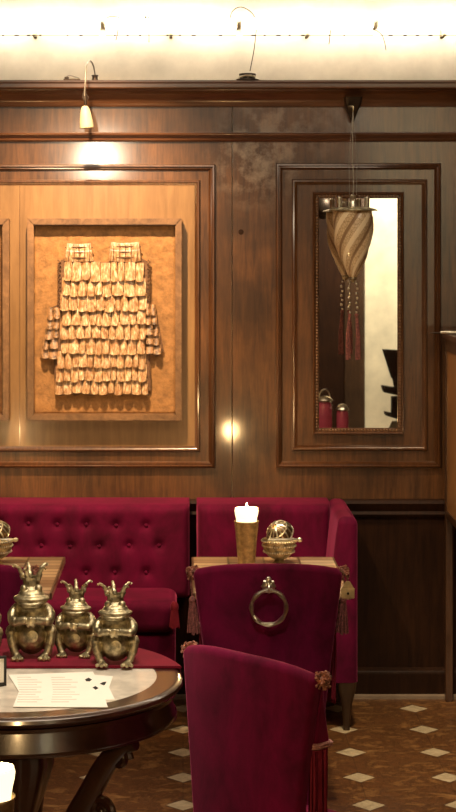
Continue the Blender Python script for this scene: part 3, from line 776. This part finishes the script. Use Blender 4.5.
# tassel at the long bench's seat end
mb = MB(); q = at(174.5, 607, 6.72); rnd = random.Random(2)
mb.ball(q, (.016, .014, .022), 12)
for k in range(22):
    a = 2*PI*k/22; mb.tube([q+Vector((.010*math.cos(a), .010*math.sin(a), -.01)), q+Vector((.017*math.cos(a), .014*math.sin(a), -.07-.01*rnd.random()))], .0035, 4)
mb.box(q.x-.003, q.x+.003, q.y, q.y+.05, q.z-.004, q.z+.004)
mb.build('tassel', M['fringe'], None)
o = bpy.data.objects['tassel'] if 'tassel' in bpy.data.objects else None
for o in COL.objects:
    if o.name.startswith('tassel') and o.parent is None:
        o.parent = bn; o.location = -bn.location; o.name = 'seat_tassel'

# ------------------------------------------------------------------ candle cup + pierced bowl
def candle(label, loc, h=.062, power=6):
    t_ = thing('candle', label, 'candle', loc)
    f = lambda a, z: 1+.05*math.sin(2*a+1)+.06*math.sin(3*a)*min(1, z/.05)
    MB().lathe([(.001, 0), (.033, 0), (.033, h*.4), (.035, h*.6), (.038, h*.75), (.0395, h*.9), (.037, h), (.030, h-.003), (.022, h-.014), (.001, h-.017)], n=36, fn=f).build('wax_body', M['wax'], t_)
    mb = MB(); mb.tube([(0, 0, h-.018), (.001, 0, h-.002)], .0012, 6); mb.build('wick', M['ink'], t_)
    MB().lathe([(.0005, -.004), (.003, -.001), (.0042, .004), (.003, .011), (.0012, .017), (.0004, .020)], c=(.001, 0, h), n=14).build('flame', M['flame'], t_)
    l = bpy.data.lights.new('candle_light', 'POINT'); l.energy = power; l.color = (1, .62, .26); l.shadow_soft_size = .035
    lo = bpy.data.objects.new('candle_light', l); COL.objects.link(lo); lo.parent = t_; lo.location = (.001, 0, h+.045)
    return t_
def cup(label, loc):
    t_ = thing('candle_holder', label, 'candle holder', loc)
    MB().lathe([(.001, 0), (.030, 0), (.032, .004), (.030, .010), (.035, .08), (.0415, .150), (.0435, .154), (.0425, .157), (.039, .154), (.036, .12), (.001, .118)], n=40).build('cup_wall', M['candle_cup'], t_)
    return t_
p = onz(246.5, 566, TZ); p.z = TZ
cup('hammered brass cup on the small square table holding a lit candle', p); candle('short melted lit candle in the brass cup on the small square table', (p.x, p.y, TZ+.1185), .082)
cup('hammered brass cup on the left square table just outside the frame', (-.76, 6.24, TZ)); candle('lit candle on the left square table just outside the frame', (-.76, 6.24, TZ+.1185), .082)
NC = Vector(((-9-VX)*3.15/F, 3.15, TZ))
cup('brass cup cut off at the bottom left corner holding a lit candle', NC); candle('bright lit candle stub at the bottom left corner of the photo', (NC.x, NC.y, TZ+.1185), .088, 13)
t_ = thing('stand_table', 'small round table under the candle at the bottom left corner', 'table', (NC.x-.04, NC.y-.02, 0))
MB().lathe([(.001, TZ-.025), (.17, TZ-.025), (.18, TZ-.018), (.18, TZ-.004), (.176, TZ), (.001, TZ)], n=48).build('tabletop', M['table_wood'], t_)
MB().lathe([(.001, 0), (.14, 0), (.14, .015), (.05, .04), (.02, .08), (.02, TZ-.06), (.06, TZ-.026), (.001, TZ-.026)], n=24).build('pedestal', M['table_wood'], t_)

def bowl(label, loc, rz=0):
    t_ = thing('lidded_bowl', label, 'bowl', loc, rz)
    MB().lathe([(.001, 0), (.024, 0), (.026, .004), (.018, .010), (.016, .016), (.034, .026), (.050, .042), (.056, .060), (.056, .078), (.060, .084), (.058, .088), (.052, .082), (.052, .060), (.040, .036), (.001, .026)], n=44).build('bowl_body', M['brass'], t_)
    mb = MB()
    for z, r in ((.045, .0535), (.066, .0580), (.082, .0605)):
        for k in range(40): a = 2*PI*k/40; mb.ball((r*math.cos(a), r*math.sin(a), z), .0032, 6)
    mb.build('beading', M['silver'], t_)
    # dome lid tipped open, leaning back on the rim
    mt = Matrix.Translation((.006, .004, .101)) @ Matrix.Rotation(math.radians(38), 4, 'X') @ Matrix.Rotation(math.radians(-28), 4, 'Y')
    lid = MB(); R = .047
    pr = [(R*math.cos(a), R*math.sin(a)*1.05) for a in [PI/2*k/10 for k in range(10)]]
    lid.lathe(pr+[(.001, R*1.05)]+[(r*.9, z*.9) for r, z in reversed(pr)], n=40, mat=mt)
    ld = lid.build('lid', M['dark_brass'], t_)
    mb = MB()
    for ph in range(14):
        a = 2*PI*ph/14; mb.tube([mt @ Vector((R*1.02*math.cos(PI/2*k/8)*math.cos(a+.6*k/8), R*1.02*math.cos(PI/2*k/8)*math.sin(a+.6*k/8), R*1.07*math.sin(PI/2*k/8))) for k in range(8)], .0030, 5)
    for rr, zz in ((1.03, .0), (.80, .62)):
        mb.tube([mt @ Vector((R*rr*math.cos(2*PI*k/32), R*rr*math.sin(2*PI*k/32), R*1.06*zz)) for k in range(32)], .0026, 6, closed=True)
    mb.build('tracery', M['silver'], ld)
    mb = MB(); mb.tube([(-.04, -.03, .088), (.0, -.045, .092), (.045, -.035, .090), (.068, -.02, .088)], [.005, .006, .006, .004], 8)
    mb.ball((.070, -.02, .088), (.010, .007, .008), 10); mb.build('lid_handle', M['silver'], t_)
    return t_
p = onz(279, 564, TZ); b1_ = bowl('embossed brass bowl with its domed lid tipped open, right of the lit candle', (p.x, p.y, TZ))
p = onz(-4, 564, TZ); dup(b1_, (p.x-.0, p.y, TZ), rz=0, label='embossed brass bowl with domed lid cut off at the left edge of the photo')

# ------------------------------------------------------------------ round marble table
RT = Vector((-.42, 4.66, 0)); R0 = .42
tb = thing('round_table', 'round dark mahogany table with an inset marble top in the left foreground', 'table', RT)
MB().lathe([(.352, TZ-.030), (.398, TZ-.030), (.412, TZ-.024), (.420, TZ-.014), (.418, TZ-.006), (.410, TZ-.001), (.400, TZ), (.352, TZ)], n=120, cap=False).build('rim', M['table_wood'], tb)
o = tb.children[0]
bm = bmesh.new(); bm.from_mesh(o.data)
MB_ = MB(); MB_.lathe([(.001, TZ-.030), (.352, TZ-.030), (.352, TZ-.0005), (.001, TZ-.0005)], n=120).build('marble_inset', M['marble'], tb); bm.free()
MB().lathe([(.38, TZ-.100), (.400, TZ-.100), (.405, TZ-.097), (.405, TZ-.092), (.4005, TZ-.088), (.3870, TZ-.042), (.402, TZ-.040), (.402, TZ-.031), (.38, TZ-.031)], n=120, cap=False).build('apron', M['table_wood'], tb)
for o_ in tb.children:
    pass
MB().lathe([(.001, .16), (.05, .16), (.07, .20), (.075, .26), (.05, .32), (.04, .36), (.06, .42), (.082, .50), (.07, .56), (.05, .60), (.085, .65), (.09, TZ-.031), (.001, TZ-.031)], n=40, fn=lambda a, z: 1+(.06*math.cos(8*a) if .36 < z < .6 or z < .3 else 0)).build('pedestal', M['table_wood'], tb)
for k, a in enumerate((math.radians(-38), math.radians(-158), math.radians(82))):
    u = Vector((math.cos(a), math.sin(a), 0))
    pts = spline([u*.385+Vector((0, 0, .615)), u*.345+Vector((0, 0, .60)), u*.29+Vector((0, 0, .545)), u*.235+Vector((0, 0, .46)), u*.17+Vector((0, 0, .36)), u*.13+Vector((0, 0, .26)), u*.16+Vector((0, 0, .17)), u*.26+Vector((0, 0, .10)), u*.33+Vector((0, 0, .03))], 6)
    n = len(pts); rad = [.015+.010*math.sin(PI*min(1, i/n*1.25)) for i in range(n)]
    mb = MB(); mb.tube(pts, rad, 12, flat=1.25)
    lg = mb.build('leg', M['table_wood'], tb)
    # scrolls
    for (rc, zc, R_) in ((.335, .570, .030), (.275, .425, .034), (.33, .032, .031)):
        side = Vector((-u.y, u.x, 0)); c = u*rc+Vector((0, 0, zc)); mb = MB()
        sp = []
        for q in range(26):
            th = q*.42; rr = R_*(1-q/30); sp.append(c+u*math.cos(th)*rr+Vector((0, 0, 1))*math.sin(th)*rr)
        mb.tube(sp, [.012-.0002*q for q in range(26)], 8, flat=1.0); mb.ball(c, .012, 10)
        if zc < .1:
            for v in mb.bm.verts: v.co.z = max(v.co.z, .0)
        mb.build('scroll', M['table_wood'], lg)
# red velvet runner over the back of the table top
yc = 4.745-RT.y
poly = []
ang0 = math.asin(yc/.424)
for k in range(41):
    a = ang0+(PI-2*ang0)*k/40; poly.append((.424*math.cos(a), .424*math.sin(a)))
mb = MB(); n = len(poly)
top = [Vector((x, y, TZ+.006)) for x, y in poly]; low = [Vector((x*1.012, y if k in (0, 40) else y*1.012, TZ-.05+.006*math.sin(k*1.3))) for k, (x, y) in enumerate(poly)]
inn = [Vector((x*.99, y*.995 if k not in (0, 40) else y+.003, TZ+.0005)) for k, (x, y) in enumerate(poly)]
mb.rings([[Vector((x, y, TZ+.0008)) for x, y in poly], [Vector((x*1.004, y, TZ+.004)) for x, y in poly], [Vector((x*.992, y-.0 if k in (0, 40) else y*.992, TZ+.007)) for k, (x, y) in enumerate(poly)]])
# hanging edge behind
hang = MB(); L1 = []; 
mo = [Vector((x, y, TZ+.006)) for x, y in poly]
for off, zz in ((1.006, TZ+.0035), (1.008, TZ-.002), (1.010, TZ-.02), (1.010, TZ-.05)):
    L1.append([Vector((.42*math.cos(ang0+(PI-2*ang0)*k/40)*off, .42*math.sin(ang0+(PI-2*ang0)*k/40)*off, zz+(.003*math.sin(k*1.7) if zz < TZ-.03 else 0))) for k in range(41)])
vs = [[mb.bm.verts.new(p_) for p_ in L] for L in L1]
for i in range(3):
    for j in range(40): mb.bm.faces.new((vs[i][j], vs[i][j+1], vs[i+1][j+1], vs[i+1][j]))
ru = mb.build('table_runner', M['runner'], None, loc=RT)
tag(ru, 'red velvet runner draped across the back of the round table under the frog figurines', 'table runner')

# ------------------------------------------------------------------ papers on the round table
def sheet(name, label, cat, px, z, mat, lines=None, group=None):
    P = [onz(x, y, z) for x, y in px]; c = sum(P, Vector())/len(P); c.z = z
    t_ = thing(name, label, cat, c, 0, group)
    mb = MB(); mb.prism([((p_-c).x, (p_-c).y) for p_ in reversed(P)], 0, .0009); mb.build('page', M['paper'], t_)
    return t_, c
sB, cB = sheet('paper_sheet', 'white card with black suit marks poking out under the larger menu sheet', 'paper', [(78, 674), (113, 676.5), (109, 688), (115, 700), (80, 700)], TZ+.0004, M['paper'])
sA, cA = sheet('menu_sheet', 'large white printed menu sheet lying on the marble table top', 'menu', [(8.5, 675), (60, 673.3), (93, 671.8), (101, 689), (108, 707.5), (62, 707.3), (13, 707), (19, 692)], TZ+.0016, M['paper'])
def mark(par, c, pts, z, mat, name='mark'):
    mb = MB(); Q = [onz(x, y, z)-c for x, y in pts]; mb.prism([(q_.x, q_.y) for q_ in reversed(Q)], z-c.z, z-c.z+.0004)
    return mb.build(name, mat, par)
zA = TZ+.0026
for cx_, cy_ in ((88.5, 679.6), (95.5, 688)):
    if cx_ < 93: mark(sA, cA, [(cx_-3.4, cy_-.2), (cx_, cy_-1.8), (cx_+3.4, cy_), (cx_+1, cy_+1.8), (cx_-2.5, cy_+1.6)], zA, M['ink'])
    else: mark(sA, cA, [(cx_-3, cy_-.4), (cx_, cy_-1.9), (cx_+3, cy_+.2), (cx_, cy_+1.8)], zA, M['ink'])
mark(sB, cB, [(100, 683.6), (103, 682.2), (106.4, 681.8), (105, 684.8), (103.5, 685.2), (102, 684.6)], TZ+.0014, M['ink'])
mb = MB()
for k in range(11):
    y = 677.3+k*2.45; xo = 13+(k*.35 if k < 6 else 2-(k-6)*.5)
    for (xa, xb) in ((xo+4, xo+29-(k*5 % 9)), (xo+38, xo+66-(k*7 % 12))):
        if k == 0: xb = xa+14
        if xa > 80: continue
        Q = [onz(x, yy, zA)-cA for x, yy in ((xa, y-.28), (xb, y-.32), (xb, y+.28), (xa, y+.3))]
        mb.prism([(q_.x, q_.y) for q_ in reversed(Q)], zA-cA.z, zA-cA.z+.0003)
mb.build('print', M['greyink'], sA)
# small card stand at the left edge
q = onz(-2, 686, TZ)
cs = thing('card_stand', 'small black framed card holder standing at the left edge of the marble top', 'card holder', (q.x, q.y, TZ+.0005), math.radians(20))
for sx in (-1, 1):
    MB().box(sx*.018-.003, sx*.018+.003, -.006, .002, 0, .075, .001).build('frame_side', M['ink'], cs)
MB().box(-.015, .015, -.006, .002, .069, .075, .001).build('frame_rail', M['ink'], cs)
MB().box(-.015, .015, -.008, .004, 0, .008, .001).build('frame_rail', M['ink'], cs)
MB().box(-.0145, .0145, -.003, -.001, .0085, .0685).build('card', M['paper'], cs)

# ------------------------------------------------------------------ crowned frog figurines
def frog_body():
    mb = MB(); E = mb.ball
    E((0, .004, .056), (.048, .042, .052), 24); E((0, -.006, .056), (.044, .044, .044), 24); E((0, -.001, .098), (.044, .036, .036), 24)
    E((0, -.002, .126), (.040, .034, .028), 24)
    # wedge head: long upper jaw over a lower jaw, eyes high on top
    E((0, -.014, .148), (.050, .036, .0105), 24); E((0, -.006, .156), (.036, .032, .016), 24); E((0, .002, .166), (.026, .026, .018), 24)
    E((0, -.012, .130), (.040, .030, .010), 24)
    mb.tube(spline([(-.045, -.006, .144), (-.030, -.036, .139), (0, -.047, .136), (.030, -.036, .139), (.045, -.006, .144)]), .0042, 8)
    for s in (-1, 1):
        E((s*.020, -.016, .171), (.011, .010, .011), 14); E((s*.006, -.040, .152), (.0025, .003, .0025), 8)
        E((s*.044, .010, .044), (.019, .034, .036), 18)
        mb.tube(spline([(s*.044, .02, .03), (s*.053, -.008, .066), (s*.055, -.020, .058), (s*.050, -.026, .030), (s*.042, -.032, .010)]), [.016]*6+[.0155]*6+[.013]*6+[.011]*6+[.011], 10)
        for dx in (-.013, 0, .013):
            mb.tube([(s*.036, -.034, .008), (s*(.036+dx*.6), -.050, .0065), (s*(.036+dx*1.15), -.064-(.004 if dx == 0 else 0), .0045)], [.008, .006, .0058], 8)
        E((s*.036, -.048, .0045), (.015, .015, .0042), 14)
        # arms folded over the chest
        mb.tube(spline([(s*.036, .002, .122), (s*.051, -.012, .108), (s*.049, -.030, .094), (s*.030, -.044, .096), (s*.012, -.050, .100)]), [.0145]*8+[.013]*8+[.0105]*8+[.009], 10)
        for k in range(3):
            mb.tube([(s*.014, -.049, .100), (s*(.001), -.054, .095+.0065*k-.004), (s*(-.010), -.052, .086+.0085*k-.002)], [.006, .0052, .0046], 7)
    # belly disc
    c = Vector((0.004, -.0445, .058))
    mb.tube([c+Vector((.014*math.cos(2*PI*k/20), 0, .014*math.sin(2*PI*k/20))) for k in range(20)], .0035, 8, closed=True); E(c+Vector((0, .001, 0)), (.007, .005, .007), 12)
    o = mb.build('body', M['brass'], None)
    o.modifiers.clear()
    md = o.modifiers.new('r', 'REMESH'); md.mode = 'VOXEL'; md.voxel_size = .0019; md.use_smooth_shade = True
    sm = o.modifiers.new('s', 'SMOOTH'); sm.factor = .5; sm.iterations = 2
    dg = bpy.context.evaluated_depsgraph_get(); me = bpy.data.meshes.new_from_object(o.evaluated_get(dg))
    o.modifiers.clear(); old = o.data; o.data = me; bpy.data.meshes.remove(old); me.name = 'body'
    for p_ in me.polygons: p_.use_smooth = True
    return o
FG = None
fr = thing('frog_figurine', 'largest brass frog figurine wearing a crown, leftmost of the three whole ones', 'figurine', (0, 0, 0), 0)
fb = frog_body(); fb.parent = fr
mb = MB(); mb.lathe([(.022, .168), (.0245, .172), (.023, .176), (.024, .190), (.0265, .193), (.026, .197), (.020, .197), (.020, .176), (.001, .175)], c=(0, .004, 0), n=32)
for k in range(5):
    a = 2*PI*k/5+PI/2+.25; u = Vector((math.cos(a), math.sin(a), 0)); c = Vector((0, .004, 0))
    mb.tube(spline([c+u*.022+Vector((0, 0, .192)), c+u*.027+Vector((0, 0, .205)), c+u*.035+Vector((0, 0, .219)), c+u*.046+Vector((0, 0, .225)), c+u*.052+Vector((0, 0, .222))]), [.0080]*6+[.0056]*6+[.0040]*6+[.0034]*6+[.0044], 8, flat=.7)
cr = mb.build('crown', M['brass'], fr)
RZ = TZ+.0072
def fplace(px, py, sc, rz, o, lab=None):
    p_ = onz(px, py, RZ); p_.y += .045*sc
    X = (px-VX)*p_.y/F
    if o is None: o = dup(fr)
    o.location = (X, p_.y, RZ); o.rotation_euler = (0, 0, rz); o.scale = (sc, sc, sc)
    if lab: o['label'] = lab
    return o
fplace(31.5, 660, 1.06, .05, fr); fr.scale = (.98, 1.06, 1.08)
fplace(76.5, 657, .86, -.12, None, 'smallest brass crowned frog figurine, in the middle between two other frogs')
fplace(115.5, 666, .92, -.02, None, 'brightest brass crowned frog figurine, rightmost of the row on the red runner')
fplace(-23, 660, 1.0, .1, None, 'brass crowned frog figurine mostly cut off at the left edge of the photo')

# ------------------------------------------------------------------ cabinet at the right edge
cbx = 1.052
cb = thing('display_cabinet', 'tall slim wooden cabinet with an amber side panel at the right edge', 'cabinet', (cbx, 7.03, 0))
y0, y1 = 6.72-7.03, 7.245-7.03; CT = 1.455
for x in (0, .47):
    for y in (y1-.035, y0):
        MB().box(x, x+.03, y, y+.035, 0, CT, .004).build('post', M['cab_wood'], cb)
MB().box(-.008, .51, y0-.01, y1+.005, CT, CT+.022, .004).build('top_board', M['cab_wood'], cb)
MB().box(.006, .018, y0+.035, y1-.035, .765, 1.405, .001).build('side_panel', M['amber_wood'], cb)
MB().box(.002, .024, y0+.035, y1-.035, 1.405, CT, .002).build('side_rail', M['cab_wood'], cb)
MB().box(.002, .024, y0+.035, y1-.035, .735, .765, .002).build('side_rail', M['cab_wood'], cb)
MB().box(.478, .490, y0+.035, y1-.035, .74, CT, .002).build('side_panel', M['cab_wood'], cb)
MB().box(.03, .47, y1-.02, y1-.01, .74, CT, .002).build('back_panel', M['cab_wood'], cb)
MB().box(.024, .478, y0+.04, y1-.022, .735, .755, .002).build('shelf', M['cab_wood'], cb)
MB().box(.03, .47, y0+.01, y0+.025, .755, CT, .002).build('door', M['amber_wood'], cb)
q = at(446, 337, 7.1)
op = thing('metal_opener', 'slim metal rod with bright handle lying on the cabinet top', 'opener', (q.x, 7.1, CT+.0225))
mb = MB(); mb.tube([(.02, 0, .006), (-.064, 0, .006)], [.004, .0022], 8); mb.build('blade', M['darkmetal'], op)
mb = MB(); mb.tube([(-.022, 0, .008), (.0, 0, .009), (.03, -.002, .008), (.10, -.004, .008)], [.006, .008, .007, .008], 10); mb.build('handle', M['silver'], op)

# ------------------------------------------------------------------ things only the mirror shows
def mir(px, py, Lp): return Vector(((px-VX)*Lp/F, 2*7.295-Lp, H-(py-HY)*Lp/F))
bt = thing('bar_table', 'small dark table with magenta flasks reflected low in the wall mirror', 'table', (.93, 4.13, 0))
MB().box(-.16, .22, -.08, .10, .69, .715, .004).build('tabletop', M['table_wood'], bt)
for x in (-.14, .20):
    for y in (-.06, .08): MB().box(x-.015, x+.015, y-.015, y+.015, 0, .69, .003).build('leg', M['table_wood'], bt)
for px, py, r, lab in ((324.5, 401, .045, 'magenta glass flask with an arched silver handle, left of two in the mirror'), (342.5, 410, .036, 'magenta glass flask with a silver cap, right of two in the mirror')):
    q = mir(px, py, 10.45); ht = q.z-.7155
    t_ = thing('flask', lab, 'flask', (q.x, q.y, .7155))
    MB().lathe([(.001, 0), (r*.8, 0), (r*.92, .01), (r, ht*.35), (r, ht*.85), (r*.85, ht*.97), (r*.5, ht), (.001, ht)], n=28).build('glass', M['pinkglass'], t_)
    MB().lathe([(.001, ht), (r*1.05, ht), (r*1.1, ht+.006), (r*.8, ht+.02), (r*.3, ht+.028), (.001, ht+.03)], n=24).build('cap', M['silver'], t_)
    mb = MB(); hh_ = .05 if px < 330 else .016
    mb.tube([(r*.7*math.cos(PI*k/12), 0, ht+.018+hh_*math.sin(PI*k/12)) for k in range(13)], .004, 8); mb.build('handle', M['silver'], t_)
# wooden wall bracket with lamp reflected at the right
Lq = 13.2
q = mir(390, 392, Lq)
wbk = thing('wooden_stand', 'dark wooden stand with carved top reflected at the right side of the mirror', 'stand', (q.x+.04, q.y, 0))
def wl2(px, py): v_ = mir(px, py, Lq); return (v_.x-q.x-.04, v_.z)
mb = MB(); slabxz(mb, [wl2(*p_) for p_ in ((381, 385), (400, 388), (415, 390), (415, 397), (397, 395), (383, 392))], -.04, .04, .006); mb.build('shelf', M['dado_wood'], wbk)
mb = MB(); slabxz(mb, [wl2(*p_) for p_ in ((391, 396), (399, 396), (399, 416), (391, 414))], -.02, .02, .003); mb.build('post', M['dado_wood'], wbk)
mb = MB(); slabxz(mb, [wl2(*p_) for p_ in ((384, 411), (404, 416), (412, 420), (404, 421), (385, 415))], -.04, .04, .004); mb.build('ledge', M['dado_wood'], wbk)
zb_ = wl2(0, 421)[1]
mb = MB(); mb.lathe([(.001, 0), (.24, 0), (.24, .02), (.12, zb_*.5+.1), (.045, zb_-.002), (.001, zb_)], c=(wl2(398, 0)[0], 0, 0), n=24); mb.build('base', simple('grey_base', (.20, .17, .11), .7, 0, 8, .2, 0), wbk)
cpic = thing('wooden_chair_back', 'dark angled chair back standing on the reflected stand in the mirror', 'chair back', (q.x+.04, q.y, wbk.location.z))
mb = MB(); slabxz(mb, [wl2(*p_) for p_ in ((382, 349), (400, 350), (400, 378), (391, 378))], -.008, .008, .002); mb.build('panel', M['dado_wood'], cpic)
mb = MB(); slabxz(mb, [wl2(*p_) for p_ in ((392, 378), (400, 378), (400, 388), (394, 388))], -.008, .008, .002); mb.build('post', M['dado_wood'], cpic)
q = mir(323, 207, 14.5)
gb = thing('pendant_lamp', 'dark round pendant lamp reflected at the top left of the mirror', 'lamp', (q.x, q.y, q.z))
MB().ball((0, 0, 0), (.09, .09, .10), 24).build('globe', M['darkmetal'], gb)
mb = MB(); mb.tube([(0, 0, .098), (0, 0, 3.15-q.z)], .004, 6); mb.build('cord', M['darkmetal'], gb)
for o in list(COL.objects):     # drop placeholder empties without label
    if o.type == 'EMPTY' and not o.children and not o.get('label'): bpy.data.objects.remove(o)
